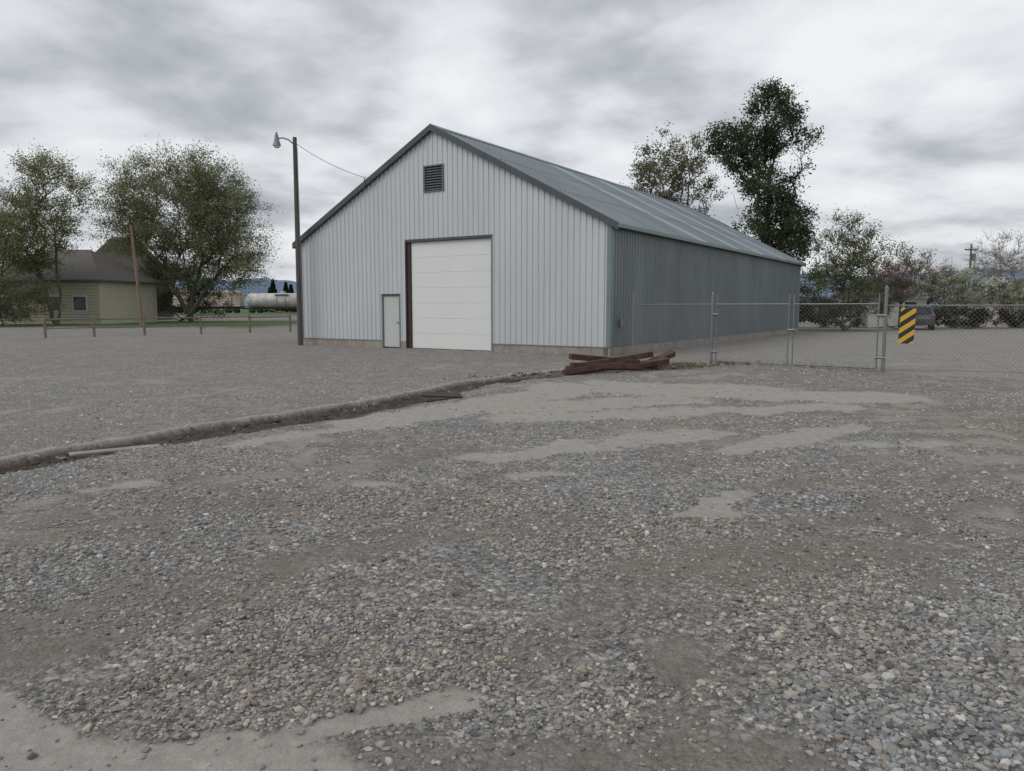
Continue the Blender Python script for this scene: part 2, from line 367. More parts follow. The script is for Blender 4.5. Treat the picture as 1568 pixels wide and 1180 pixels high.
hz=.17*np.clip(1-hx**2,0,1)*np.clip(1-hy**2,0,1)*(.3+1.4*fbm(gx*2.3,gy*2.3,4,91))-.02
i=np.arange(59)[:,None];j=np.arange(89)[None];q=np.stack([i*90+j,i*90+j+1,(i+1)*90+j+1,(i+1)*90+j],-1).reshape(-1,4)
np_mesh('soil_heap',np.stack([gx,gy,hz],-1).reshape(-1,3),q,M_dirt,smooth=True)
n=1300;a=R.normal(0,.5,n);b=R.normal(0,.45,n);x=3.2+a*2.6+b*.7;y=19.5+a*1.4+b
r=np.clip(.026*np.exp(R.normal(0,.55,n)),.01,.08)
c=np.where(R.random((n,1))<.6,np.array([[.10,.078,.062]]),np.array([[.27,.25,.22]]))*R.uniform(.6,1.2,(n,1))
stones_mesh('rubble_heap',x,y,.02+.12*np.clip(1-a*a,0,1)*np.clip(1-b*b,0,1)*R.uniform(.3,1,n),r,c,M_stone)
# dry weeds on the heap and along the fence foot
n=900;gxx=np.concatenate([R.normal(4.3,.8,n//2),R.uniform(-3.6,5.6,n//2)])
gyy=np.concatenate([R.normal(20.4,.5,n//2),21.5-(np.zeros(n//2))])
tt=R.random(n//2);gxx[n//2:]=5.6+(9.2-5.6)*tt;gyy[n//2:]=21.65+(18.8-21.65)*tt+R.normal(0,.06,n//2)
A_=np.stack([gxx,gyy,np.full(n,.0)],-1);B_=A_+np.stack([R.normal(0,.06,n),R.normal(0,.06,n),R.uniform(.05,.20,n)],-1)
V_,Fq=tubes_arrays(A_,B_,.004,.001,3)
np_mesh('dry_weeds',V_,Fq,mat('dry_weed',(.20,.17,.10),.9))
tp=empty('timber_pile',(2.2,18.7,0))
T=[(-.15,-.35,.14,35,2.0,4),(.15,-.15,.16,28,2.1,-3),(-.35,.1,.14,48,1.5,6),(.45,.15,.30,32,2.2,5),(.1,.05,.31,20,1.9,-6),(.95,.35,.14,12,1.7,8),(1.45,.7,.22,38,1.5,14),(-.6,-.05,.12,62,1.0,0)]
for i,(dx,dy,dz,az,ln,tl) in enumerate(T):
    o=box('timber_%d'%(i+1),-ln/2,ln/2,-.09,.09,-.07,.07,M_tie,tp,.015)
    o.location=(dx,dy,dz);o.rotation_euler=(R.uniform(-.25,.25),math.radians(-tl),math.radians(az))
o=box('loose_board',-.47,.47,-.05,.05,0,.025,M_board,None,.004);o.location=(-4.42,8.35,.0);o.rotation_euler=(.1,.03,math.radians(46))
o=box('loose_board',-.35,.35,-.15,.15,0,.03,M_dark,None,.004);o.location=(-1.25,13.4,.03);o.rotation_euler=(.1,.05,math.radians(10))

# ---------------------------------------------------------------- metal building
W=14.5;D=27.4;EZ=4.35;RZ=8.17;SL=(RZ-EZ)/(W/2)
bld=empty('metal_warehouse',(-9.0,32.7,0),math.atan2(-.5414,.8407))
def profile(L0,step=.2286):
    pts=[]
    n=int(L0/step)+1
    for i in range(n):
        c=.11+i*step
        for dx,h in ((-.046,0),(-.022,.03),(.022,.03),(.046,0)):
            if 0<c+dx<L0:pts.append((c+dx,h))
    return [(0,0)]+pts+[(L0,0)]
def pinsert(pts,s):
    for k in range(len(pts)-1):
        if pts[k][0]<s<pts[k+1][0]:
            t=(s-pts[k][0])/(pts[k+1][0]-pts[k][0]);pts.insert(k+1,(s,pts[k][1]*(1-t)+pts[k+1][1]*t));return
def wall(name,L0,zb,zt,opens,P,m,extra=()):
    pts=profile(L0)
    for o in opens:
        pinsert(pts,o[0]);pinsert(pts,o[1])
    for e in extra:pinsert(pts,e)
    V=[];F=[]
    for (s0,h0),(s1,h1) in zip(pts[:-1],pts[1:]):
        mid=(s0+s1)/2
        op=[o for o in opens if o[0]<mid<o[1]]
        spans=[]
        if not op:spans=[((zb,zb),(zt(s0),zt(s1)))]
        else:
            cur=zb
            for o in sorted(op,key=lambda q:q[2]):
                if o[2]>cur+.01:spans.append(((cur,cur),(o[2],o[2])))
                cur=o[3]
            spans.append(((cur,cur),(zt(s0),zt(s1))))
        for (b0,b1),(t0,t1) in spans:
            k=len(V);V+=[P(s0,h0,b0),P(s1,h1,b1),P(s1,h1,t1),P(s0,h0,t0)];F.append((k,k+1,k+2,k+3))
    return py_mesh(name,V,F,m,bld)
rz=lambda s:EZ+SL*(W/2-abs(s-W/2))
GD=(5.90,9.85,0,4.07);MD=(4.65,5.5,0,2.05);VT=(6.85,7.70,5.9,6.8)
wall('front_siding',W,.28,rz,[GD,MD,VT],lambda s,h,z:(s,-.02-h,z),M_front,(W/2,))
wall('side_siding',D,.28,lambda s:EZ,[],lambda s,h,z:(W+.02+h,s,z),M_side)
wall('back_siding',W,.28,rz,[],lambda s,h,z:(W-s,D+.02+h,z),M_side,(W/2,))
wall('left_siding',D,.28,lambda s:EZ,[],lambda s,h,z:(-.02-h,D-s,z),M_side)
for i,(a,b) in enumerate(((0,4.6),(5.56,5.84),(9.92,W))):
    box('foundation_front_%d'%i,a,b,-.045,.2,-.15,.275,M_conc,bld,.01)
box('foundation_right',W-.2,W+.045,-.045+.0,D,-.15,.272,M_conc,bld,.01)
box('foundation_left',-.045,.2,.21,D,-.15,.272,M_conc,bld,.01)
box('foundation_back',.21,W-.21,D-.2,D+.04,-.15,.272,M_conc,bld,.01)
def roof(name,side):
    pts=profile(D+.35,.3048);V=[];Fa=[];Fb=[]
    ov=.28
    for (s0,h0),(s1,h1) in zip(pts[:-1],pts[1:]):
        k=len(V)
        xr=W/2;xe=(W+ov) if side>0 else -ov
        zr=RZ+.06;ze=EZ+.06-ov*SL
        nx=.46*side;nz=.888
        y0=s0-.17;y1=s1-.17
        V+=[(xr,y0,zr+h0),(xr,y1,zr+h1),(xe+nx*h1,y1,ze+nz*h1),(xe+nx*h0,y0,ze+nz*h0)]
        f=(k+3,k+2,k+1,k) if side>0 else (k,k+1,k+2,k+3)
        g=int((s0+s1)/2/.9144)
        (Fb if side>0 and g in (9,14,19,24) else Fa).append(f)
    py_mesh(name,V,Fa,M_roof,bld)
    if Fb:py_mesh(name+'_translucent',V,Fb,M_sky,bld)
roof('roof_right',1);roof('roof_left',-1)
for t in (.36,.7):
    x0=W/2+t*(W/2);z0=RZ-t*(RZ-EZ)+.06+.034
    V=[(x0,-.16,z0),(x0,D+.17,z0),(x0+.04,D+.17,z0-.04*SL),(x0+.04,-.16,z0-.04*SL)]
    py_mesh('roof_lap',V,[(3,2,1,0)],M_vent,bld)
V=[];y0,y1=-.19,D+.19
for y in (y0,y1):V+=[(W/2-.25,y,RZ+.105-.25*SL),(W/2,y,RZ+.125),(W/2+.25,y,RZ+.105-.25*SL)]
py_mesh('ridge_cap',V,[(0,1,4,3),(1,2,5,4)],M_roof,bld)
def rake(name,side,yf,yb):
    xr=W/2;xe=W+.30 if side>0 else -.30
    zr=RZ+.12;ze=EZ+.12-.30*SL;t=.23
    V=[(xr,yf,zr),(xe,yf,ze),(xe,yf,ze-t),(xr,yf,zr-t),(xr,yb,zr),(xe,yb,ze),(xe,yb,ze-t),(xr,yb,zr-t)]
    F=[(0,1,2,3),(7,6,5,4),(0,4,5,1),(3,2,6,7),(1,5,6,2)]
    if side<0:F=[tuple(reversed(q)) for q in F]
    py_mesh(name,V,F,M_trim,bld)
for s in(1,-1):
    rake('rake_trim_front',s,-.20,-.05);rake('rake_trim_back',s,D+.05,D+.20)
for s in (1,-1):
    x0=W+.03 if s>0 else -.27;x1=x0+.24
    box('eave_soffit',x0,x1,-.04,D+.04,EZ-.20,EZ-.12,M_trim,bld)
box('eave_drip',W+.272,W+.30,-.19,D+.19,EZ-.19,EZ-.075,M_ctrim,bld)
def corner(name,x,y,sx,sy,m):
    e=.066
    box(name+'_a',min(x,x-sx*.16)+e*sx,max(x,x-sx*.16)+e*sx,*(sorted((y+sy*e,y+sy*(e-.012)))),.28,EZ-.02,m,bld)
    box(name+'_b',*(sorted((x+sx*e+sx*.002,x+sx*(e-.012)))),*(sorted((y+sy*(e-.013),y-sy*.14))),.28,EZ-.02,m,bld)
corner('corner_trim_right',W,0,1,-1,M_ctrim);corner('corner_trim_left',0,0,-1,-1,M_trim)
box('base_trim_front_a',.05,4.58,-.062,-.053,.262,.30,M_ctrim,bld);box('base_trim_front_b',9.95,14.4,-.062,-.053,.262,.30,M_ctrim,bld)
gx0,gx1=6.08,9.82
box('door_void_left',5.90,6.07,.0,.12,0,4.06,M_dark,bld)
box('door_header',5.84,9.91,-.06,.03,4.07,4.17,M_trim,bld)
box('door_jamb_left',5.84,5.90,-.06,.10,0,4.07,M_dark,bld)
box('door_jamb_right',9.85,9.91,-.06,.10,0,4.07,M_ctrim,bld)
for i in range(7):
    z0=.03+i*.576
    box('door_section_%d'%(i+1),gx0,gx1+.03,.05,.10,z0,z0+.573,M_door,bld,.005)
box('door_backing',gx0,gx1+.03,.101,.13,.02,4.06,M_vent,bld)
box('door_seal',gx0,gx1,.03,.06,-.03,.03,M_blk,bld)
box('door_slab',5.7,10.1,-.5,.2,-.1,.006,M_conc,bld)
box('man_door_frame_top',4.59,5.56,-.06,.05,2.05,2.12,M_trim,bld)
box('man_door_frame_left',4.59,4.65,-.06,.06,0,2.05,M_ctrim,bld)
box('man_door_frame_right',5.5,5.56,-.06,.06,0,2.05,M_ctrim,bld)
box('man_door_leaf',4.655,5.495,.0,.05,.04,2.045,M_mdoor,bld,.005)
cyl('man_door_knob',(5.40,-.05,1.0),(5.40,.0,1.0),.03,.03,M_galv,bld,10)
box('vent_back',6.85,7.70,.06,.08,5.9,6.8,M_blk,bld)
for i in range(9):
    z=5.94+i*.095
    V=[(6.88,-.045,z),(7.67,-.045,z),(7.67,.03,z+.07),(6.88,.03,z+.07),(6.88,-.045,z+.012),(7.67,-.045,z+.012),(7.67,.03,z+.082),(6.88,.03,z+.082)]
    py_mesh('vent_blade_%d'%i,V,[(0,3,2,1),(4,5,6,7),(0,1,5,4),(1,2,6,5),(2,3,7,6),(3,0,4,7)],M_vent,bld)
for nm,a in (('l',(6.81,6.87,-.065,.05,5.86,6.84)),('r',(7.68,7.74,-.065,.05,5.86,6.84)),('t',(6.872,7.678,-.065,.05,6.79,6.84)),('b',(6.872,7.678,-.065,.05,5.86,5.91))):
    box('vent_frame_'+nm,*a,M_vent,bld)
box('utility_box',W+.07,W+.16,.55,.72,.95,1.2,M_galv,bld,.01)
cyl('service_mast',(3.97,-.23,rz(4)-.1),(3.97,-.23,rz(4)+.18),.02,.02,M_galv,bld,8)

# ---------------------------------------------------------------- light pole
lp=empty('street_lamp',(-8.9,31.9,0))
V,F=tubes_arrays([(0,0,-.1),(0,0,4)],[(0,0,4),(0,0,8.5)],[.12,.105],[.105,.085],12)
np_mesh('pole',V,F,M_wood,parent=lp,smooth=True)
cyl('pole_cap',(0,0,8.5),(0,0,8.52),.085,.08,M_wood,lp,12)
path_tube('arm',[(0,0,8.2),(-.25,0,8.42),(-.5,0,8.5),(-.72,0,8.46)],.028,M_galv,lp)
cyl('head',(-.74,0,8.36),(-.74,0,8.62),.11,.07,M_galv,lp,12)
cyl('reflector',(-.74,0,8.18),(-.74,0,8.36),.17,.12,M_galv,lp,14)
cyl('lens',(-.74,0,8.10),(-.74,0,8.18),.10,.14,M_lens,lp,14)
cyl('photocell',(-.74,0,8.62),(-.74,0,8.72),.04,.04,M_galv,lp,8)
cyl('conduit',(.12,-.05,0),(.10,-.05,8.1),.02,.02,M_galv,lp,6)
ax=np.array([-8.9,31.9,8.3]);bx=np.array([-9+.8407*3.97,32.7-.5414*3.97-.2,rz(4)+.16])
t=np.linspace(0,1,20)[:,None];pts=ax+(bx-ax)*t;pts[:,2]-=.15*(4*t*(1-t))[:,0]
path_tube('overhead_wire',pts,.010,M_blk,None,5)

# ---------------------------------------------------------------- chain link fence
def chain_panel(p,q,z0,z1,sp=.075):
    p=np.array(p,float);q=np.array(q,float);Lh=np.linalg.norm(q-p);H=z1-z0;u=(q-p)/Lh;A=[];B=[]
    for sg in (1,-1):
        c=-H if sg>0 else 0
        end=Lh if sg>0 else Lh+H
        while c<end:
            if sg>0: s0=max(c,0);s1=min(c+H,Lh);za=s0-c;zb=s1-c
            else: s0=max(c-H,0);s1=min(c,Lh);za=c-s0;zb=c-s1
            if s1>s0:
                A.append((*(p+u*s0),z0+za));B.append((*(p+u*s1),z0+zb))
            c+=sp*1.414
    return A,B
fe=empty('chain_link_fence')
FP=[(3.95,24.75),(5.69,21.6)];
A,B=chain_panel(FP[0],FP[1],.05,1.66)
FR=[(9.22,18.78),(12.1,17.75),(15.0,16.7),(18.0,15.6)]
for a,b in zip(FR[:-1],FR[1:]):
    a2,b2=chain_panel(a,b,.05,1.62);A+=a2;B+=b2
tubes('mesh_wire',A,B,.0026,.0026,M_wire,fe,3,False)
rl=[(*FP[0],1.68),(*FR[0],1.64),(*FR[1],1.64),(*FR[2],1.64)];rl2=[(*FP[1],1.68),(*FR[1],1.64),(*FR[2],1.64),(*FR[3],1.64)]
tubes('top_rail',rl,rl2,.019,.019,M_galv,fe)
tubes('tension_wire',[(*FR[0],.07),(*FR[1],.07)],[(*FR[1],.07),(*FR[2],.07)],.005,.005,M_galv,fe,5)
for i,(pp,hh,rad) in enumerate([(FP[0],2.0,.03),(FP[1],1.98,.04),(FR[0],2.08,.042),(FR[1],1.72,.03),(FR[2],1.72,.03),(FR[3],1.72,.03)]):
    cyl('post_%d'%i,(*pp,-.1),(*pp,hh),rad,rad,M_galv,fe,12);cyl('cap_%d'%i,(*pp,hh),(*pp,hh+.05),rad*1.15,.01,M_galv,fe,12)
gt=empty('chain_link_gate')
def gate(p,q,tag):
    A,B=chain_panel(p,q,.1,1.66);tubes('mesh_'+tag,A,B,.0026,.0026,M_wire,gt,3,False)
    p3=lambda a,z:(a[0],a[1],z)
    P=[p3(p,.08),p3(p,1.68),p3(p,.08),p3(q,.08)];Q_=[p3(q,.08),p3(q,1.68),p3(p,1.9),p3(q,1.9)]
    tubes('frame_'+tag,P,Q_,.019,.019,M_galv,gt)
    for k,c in enumerate((p,q)):
        cyl('frame_cap_%s%d'%(tag,k),p3(c,1.9),p3(c,1.93),.021,.008,M_galv,gt,8)
gate((5.79,21.52),(7.36,20.22),'a');gate((7.46,20.14),(9.10,18.88),'b')
cyl('latch',(7.33,20.2,1.0),(7.49,20.08,1.0),.03,.03,M_galv,gt,8)
for z in (.35,1.4):
    cyl('hinge',(5.67,21.55,z),(5.81,21.45,z),.03,.03,M_galv,gt,8);cyl('hinge',(9.06,18.87,z),(9.24,18.74,z),.03,.03,M_galv,gt,8)
def sign_mat():
    m,nt,b=newmat('hazard_stripes');N=nt.nodes;L=nt.links
    tc=N.new('ShaderNodeTexCoord');s=N.new('ShaderNodeSeparateXYZ');L.new(tc.outputs['Object'],s.inputs[0])
    def M(op,a,b_):
        n=N.new('ShaderNodeMath');n.operation=op
        for k,v in enumerate((a,b_)):
            if isinstance(v,(int,float)):n.inputs[k].default_value=v
            else:L.new(v,n.inputs[k])
        return n.outputs[0]
    v=M('SUBTRACT',s.outputs[2],M('MULTIPLY',s.outputs[0],.8))
    f=M('GREATER_THAN',M('FRACT',M('DIVIDE',M('ADD',v,5.06),.27),0),.5)
    mx=N.new('ShaderNodeMix');mx.data_type='RGBA';L.new(f,mx.inputs[0]);mx.inputs[6].default_value=(.02,.02,.02,1);mx.inputs[7].default_value=(.60,.36,.04,1)
    L.new(mx.outputs[2],b.inputs['Base Color']);b.inputs['Roughness'].default_value=.5;return m
sg=box('panel',-.17,.17,-.004,.004,-.43,.43,sign_mat(),None,.003);sg.name='hazard_marker_sign'
sg.location=(9.66,18.57,1.14);sg.rotation_euler=(0,math.radians(2),math.atan2(-1.03,2.88))

# ---------------------------------------------------------------- wooden fence (left)
wf=empty('wooden_rail_fence')
a=np.array([-24.3,39.5]);b=np.array([-14.6,50.]);ks=[0,.165,.35,.58,.80,1.0]
P=[a+(b-a)*k for k in ks]
for i,p in enumerate(P):
    cyl('post_%d'%i,(*p,-.1),(*p,1.12),.075,.07,M_rail,wf,8)
for z,rd in ((.98,.05),(.5,.03)):
    for i in range(len(P)-1):
        cyl('rail_%d'%i,(*P[i],z+R.uniform(-.03,.03)),(*P[i+1],z+R.uniform(-.03,.03)),rd,rd*.85,M_rail,wf,6)
up=empty('utility_pole',(-29.2,60,0));cyl('shaft',(0,0,-.1),(-.5,0,7.9),.13,.09,M_wood2,up,12)
up=empty('utility_pole',(73,122,0));cyl('shaft',(0,0,-.1),(0,0,11.6),.18,.13,M_wood,up,12);box('crossarm',-1,1,-.08,.08,10.6,10.8,M_wood,up)
cyl('transformer',(.45,0,9.0),(.45,0,10.1),.28,.28,M_galv,up,12)

# ---------------------------------------------------------------- trees
def make_tree(name,base,ells,seed,ncl=150,lpc=140,leaf=.16,cols=((.1,.12,.05),),tr=.35,stems=1,fork=.3,spread=.75,twigs=9,bark=None,twl=1.1,low=0,droop=0,upb=.8):
    rg=np.random.default_rng(seed);bark=bark or M_bark
    base=np.array(base,float);w=np.array([e[3]*e[4]*e[5] for e in ells],float);w/=w.sum()
    ei=rg.choice(len(ells),ncl,p=w);E=np.array(ells,float)
    d=rg.normal(size=(ncl,3));d/=np.linalg.norm(d,axis=1,keepdims=True)
    rad=rg.uniform(.08,1,ncl)**.42*(1+rg.normal(0,.06,ncl))
    C=E[ei,:3]+d*rad[:,None]*E[ei,3:6]
    C=C[C[:,2]>base[2]+low+.5]
    top=E[:,:3].mean(0);ht=max(E[:,2]+E[:,5])-base[2]
    nodes=[base.copy()];par=[-1]
    for s in range(stems):
        tgt=E[s%len(E),:3].copy() if stems>1 else top.copy()
        tgt[2]=base[2]+ (tgt[2]-base[2])*(fork if stems==1 else .75)
        if stems==1: tgt[:2]=base[:2]+(tgt[:2]-base[:2])*.4
        n=9
        prev=0;b0=base+np.array([rg.normal(0,.4),rg.normal(0,.4),0])*(stems>1)
        for k in range(1,n+1):
            t=k/n;p=b0*(1-t)+tgt*t+rg.normal(0,.035*ht/15,3)*(t<1);p[:2]-=(tgt-b0)[:2]*.35*t*(1-t)
            nodes.append(p);par.append(prev);prev=len(nodes)-1
    C=C[np.argsort(np.linalg.norm(C-nodes[-1],axis=1))]
    tips=[]
    for c in C:
        NP=np.array(nodes);dv=c-NP;ds=np.linalg.norm(dv,axis=1);hd=np.linalg.norm(dv[:,:2],axis=1)
        cost=ds+1.5*np.maximum(0,upb*hd-dv[:,2]);cost[0]+=3
        k=int(np.argmin(cost));st=NP[k];n=max(2,int(ds[k]/.7));prev=k
        for q in range(1,n+1):
            t=q/n;p=st*(1-t)+c*t;p=p+np.array([0,0,.05*ds[k]*4*t*(1-t)])+rg.normal(0,.04*min(ds[k],2),3)*(q<n)
            nodes.append(p);par.append(prev);prev=len(nodes)-1
        tips.append(prev)
    NP=np.array(nodes);cnt=np.zeros(len(nodes))
    for t in tips:cnt[t]+=1
    for k in range(len(nodes)-1,0,-1):cnt[par[k]]+=cnt[k]
    rr_=np.maximum(.015,tr*(np.maximum(cnt,.5)/len(tips))**.58)
    idx=np.arange(1,len(nodes));pa=np.array(par)[1:]
    r0=np.minimum(rr_[pa],rr_[idx]*1.5)
    r0[pa==0]=rr_[idx][pa==0]*1.35
    V1,F1=tubes_arrays(NP[pa],NP[idx],r0,rr_[idx],6)
    CC=NP[tips];nc=len(CC);td=rg.normal(size=(nc,twigs,3));td[...,2]=np.abs(td[...,2])*.6+.1-droop
    out=CC-top;out/=np.linalg.norm(out,axis=1,keepdims=True)+1e-6
    td=td+out[:,None,:]*.7;td/=np.linalg.norm(td,axis=2,keepdims=True)
    tl=rg.uniform(.5,1.2,(nc,twigs,1))*twl
    A=np.repeat(CC,twigs,0);B=A+(td*tl).reshape(-1,3)
    V2,F2=tubes_arrays(A,B,.012,.005,3)
    e=empty(name)
    np_mesh('trunk_and_limbs',np.vstack([V1]),F1,bark,parent=e,smooth=True)
    np_mesh('twigs',V2,F2,bark,parent=e)
    if lpc:
        n=nc*lpc;ti=np.repeat(np.arange(nc),lpc);tw=rg.integers(0,twigs,n)
        t=rg.uniform(.1,1.08,n)[:,None]
        dens=rg.uniform(.2,1.,nc);keep=rg.random(n)<dens[ti]
        p=CC[ti]+(td*tl)[ti,tw]*t+rg.normal(0,spread*.28,(n,3))
        p=p[keep];ti=ti[keep];n=len(p)
        a=rg.normal(size=(n,3));a/=np.linalg.norm(a,axis=1,keepdims=True);b=np.cross(a,rg.normal(size=(n,3)));b/=np.linalg.norm(b,axis=1,keepdims=True)
        s=leaf*rg.uniform(.5,1.2,n)[:,None]
        V=np.stack([p-a*s,p+b*s*.55,p+a*s,p-b*s*.55],1).reshape(-1,3)
        F=np.arange(n*4).reshape(-1,4)
        cl=np.array(cols);cc=cl[rg.integers(0,len(cl),nc)]*rg.uniform(.75,1.25,(nc,1))
        c=cc[ti]*rg.uniform(.75,1.25,(n,1))
        np_mesh('foliage',V,F,M_leaf,np.repeat(c,4,0),e)
    return e
OL=((.19,.215,.105),(.225,.24,.125),(.16,.185,.09))
make_tree('willow_tree',(-34.6,82,0),[(-35.5,82,12.2,6.8,5,5.9),(-40.3,83,10.8,4.2,4,5.3),(-29.6,81,9.0,4.0,4,5.9),(-32.3,82,12.0,4.5,4,4.8),(-35,82,6.5,6,4,3)],3,640,230,.105,OL,.42,5,.3,1.3,11,None,1.6,2.0,.3)
make_tree('elm_tree',(-41.3,69,0),[(-41,69,11.2,3.2,3,4.3),(-43,69,8,3.2,3,3.2)],4,190,190,.095,((.19,.22,.10),(.23,.245,.12)),.22,2,.3,1.0,9,None,1.3,1.5)
make_tree('elm_tree',(-47.5,70,0),[(-47.5,70,8.3,4.2,3,4),(-45.0,68,5,3.8,3,2.8)],5,200,190,.095,((.185,.205,.10),(.21,.22,.12)),.20,2,.3,1.0,9,None,1.3,.5)
make_tree('shrub',(-43.0,64,0),[(-43.0,64,2.0,4.6,2,2.1)],6,140,130,.085,((.14,.15,.09),(.165,.165,.10)),.06,2,.3,.9,9,None,.9)
make_tree('shrub',(-37.5,86,0),[(-38.5,86,3.4,5.0,2,3.3),(-34.5,86,2.2,2.5,2,2.2)],8,150,130,.12,((.08,.09,.055),(.10,.105,.065)),.12,2,.3,.9,9,None,.9)
DK=((.06,.085,.045),(.085,.108,.058),(.05,.07,.038))
make_tree('tall_tree',(21.3,66,0),[(22.0,66,17.2,2.2,2.2,3.2),(18.9,66,14.9,2.4,2.3,2.4),(24.2,66,15.2,1.9,2,1.9),(21.4,66,12.2,2.8,2.6,2.6),(22.5,66,7.6,3.2,3,3.6)],12,300,205,.125,DK,.38,3,.5,.95,9,None,1.0,3)
make_tree('sparse_tree',(14.6,70,0),[(14.4,70,14.0,3.0,3,3.2),(12.4,70,12.2,2.2,2,2.6),(16.4,70,12,2.0,2,3.0)],13,135,120,.12,((.17,.18,.105),(.20,.20,.125),(.13,.145,.08)),.26,2,.4,.8,9,M_barkL,.95,3)
make_tree('small_green_tree',(21.8,50,0),[(21.8,50,4.9,2.2,2,2.5),(21.2,50,2.8,2.4,2,1.8)],14,150,135,.078,((.13,.16,.075),(.18,.205,.10),(.08,.10,.05)),.12,3,.3,.7,9,None,.8,.2)
make_tree('pink_blossom_tree',(27.6,54,0),[(27.6,54,3.7,2.2,2,2.0),(25.9,54,2.6,1.6,1.5,1.6)],15,120,140,.072,((.33,.22,.22),(.24,.19,.16),(.15,.17,.09)),.09,3,.3,.6,9,None,.7,.1)
make_tree('white_blossom_tree',(33.6,56,0),[(33.2,56,2.9,2.5,2,1.3),(36.2,56.5,2.5,1.6,1.5,1.2),(31.0,56,2.9,1.4,1.4,1.0)],16,130,180,.078,((.58,.58,.52),(.46,.48,.37),(.20,.23,.13)),.08,3,.3,.45,9,None,.55,.6)
make_tree('dark_hedge',(28,59,0),[(21,60,1.0,3.2,1.2,1.1),(25.5,60,.9,2.6,1.2,1.1),(34.5,59,.7,3.0,1.2,.9),(40,59,.8,3.0,1.2,1.0)],17,220,150,.10,((.045,.055,.034),(.06,.065,.04),(.09,.075,.055)),.05,4,.3,.5,9,None,.6,-.4)
for k,(bx_,by_,h) in enumerate(((66,104,11.5),(72,112,10),(79,110,12),(60,108,8.5))):
    make_tree('bare_tree',(bx_,by_,0),[(bx_,by_,h*.66,h*.32,h*.3,h*.34)],30+k,90,14,.1,((.23,.20,.18),),.18,1,.35,.8,12,M_barkL,1.5,1)
make_tree('distant_tree_row',(-60,200,0),[(x_,200+(x_%7),3.2,9,4,3.4) for x_ in range(-160,-80,14)]+[(x_,190+(x_%7),3.0,8,4,3.2+(x_%5)*.5) for x_ in range(60,170,13)],40,260,80,.5,((.08,.09,.085),(.10,.105,.095)),.3,1,.1,1.8,6,None,2.0)
def conifer(x,y,h,seed):
    rg=np.random.default_rng(seed);n=2600;t=rg.random(n)**.7;a=rg.uniform(0,6.28,n);rad=(1-t)*h*.24*rg.uniform(.3,1,n)*(1+.25*np.sin(t*40))+.1
    p=np.stack([x+rad*np.cos(a),y+rad*np.sin(a),h*(.08+.92*t)-rad*.25],-1)
    u=rg.normal(size=(n,3));u/=np.linalg.norm(u,axis=1,keepdims=True);v=np.cross(u,rg.normal(size=(n,3)));v/=np.linalg.norm(v,axis=1,keepdims=True);s=.45
    V=np.stack([p-u*s,p+v*s*.5,p+u*s,p-v*s*.5],1).reshape(-1,3)
    c=np.array([[.035,.048,.045]])*rg.uniform(.6,1.3,(n,1));e=empty('conifer_tree')
    np_mesh('foliage',V,np.arange(n*4).reshape(-1,4),M_leaf,np.repeat(c,4,0),e);cyl('trunk',(x,y,0),(x,y,h*.95),.3,.05,M_bark,e,8)
conifer(-72,230,9.8,1);conifer(-69,233,9.0,2);conifer(-66,228,8.2,3);conifer(-74.5,235,7.5,4)

# ---------------------------------------------------------------- hills
xs_=np.linspace(-4000,4000,240);rows=[]
for k,(yy,m_) in enumerate(((2900,0),(3300,.6),(3900,1),(4100,.2))):
    hgt=(70+180*fbm(xs_*.0016,xs_*0+2,5,3))*m_
    if m_==0:hgt=xs_*0-2
    rows.append(np.stack([xs_,np.full_like(xs_,yy)+xs_*0,hgt],-1))
Vh=np.vstack(rows);nn=240;i=np.arange(3)[:,None];j=np.arange(nn-1)[None]
np_mesh('hills',Vh,np.stack([i*nn+j,i*nn+j+1,(i+1)*nn+j+1,(i+1)*nn+j],-1).reshape(-1,4),M_hill,smooth=True)

# ---------------------------------------------------------------- houses
def hip_house(name,loc,wx,wy,ez,rzt,wallm,roofm,ridge,wins,rz_=0,ov=.6):
    e=empty(name,loc,rz_)
    box('walls',-wx/2,wx/2,-wy/2,wy/2,0,ez,wallm,e)
    a=wx/2+ov;b=wy/2+ov;V=[(-a,-b,ez),(a,-b,ez),(a,b,ez),(-a,b,ez),(-ridge,0,rzt),(ridge,0,rzt),(-a,-b,ez-.15),(a,-b,ez-.15),(a,b,ez-.15),(-a,b,ez-.15)]
    py_mesh('roof',V,[(0,1,5,4),(1,2,5),(2,3,4,5),(3,0,4),(6,7,1,0),(7,8,2,1),(8,9,3,2),(9,6,0,3),(9,8,7,6)],roofm,e)
    for i,(x0,x1,z0,z1) in enumerate(wins):
        box('window_frame_%d'%i,x0-.1,x1+.1,-wy/2-.05,-wy/2+.02,z0-.1,z1+.1,M_white,e)
        box('window_glass_%d'%i,x0,x1,-wy/2-.07,-wy/2-.02,z0,z1,M_glass,e)
    return e
h=hip_house('cream_house',(-45.3,78,0),13.5,9,4.2,7.4,M_hwall,M_hroof,2.6,[(1.2,2.6,1.3,2.6),(4.0,5.3,1.3,2.6),(-4,-2.5,1.3,2.6)],math.radians(-8))
box('chimney',-1.5,-.9,.5,1.1,5.5,7.8,M_conc,h)
for z in np.arange(.3,4.1,.3):box('siding_lap',-6.7,6.7,-4.52,-4.5,z,z+.03,M_rail,h)
e=empty('brown_house',(-49,97,0));box('walls',-4,4,-4,4,0,5.5,M_broof,e)
py_mesh('roof',[(-4.6,-4.6,5.3),(4.6,-4.6,5.3),(4.6,4.6,5.3),(-4.6,4.6,5.3),(-1.5,0,10.4),(1.5,0,10.4)],[(0,1,5,4),(1,2,5),(2,3,4,5),(3,0,4),(3,2,1,0)],M_broof,e)
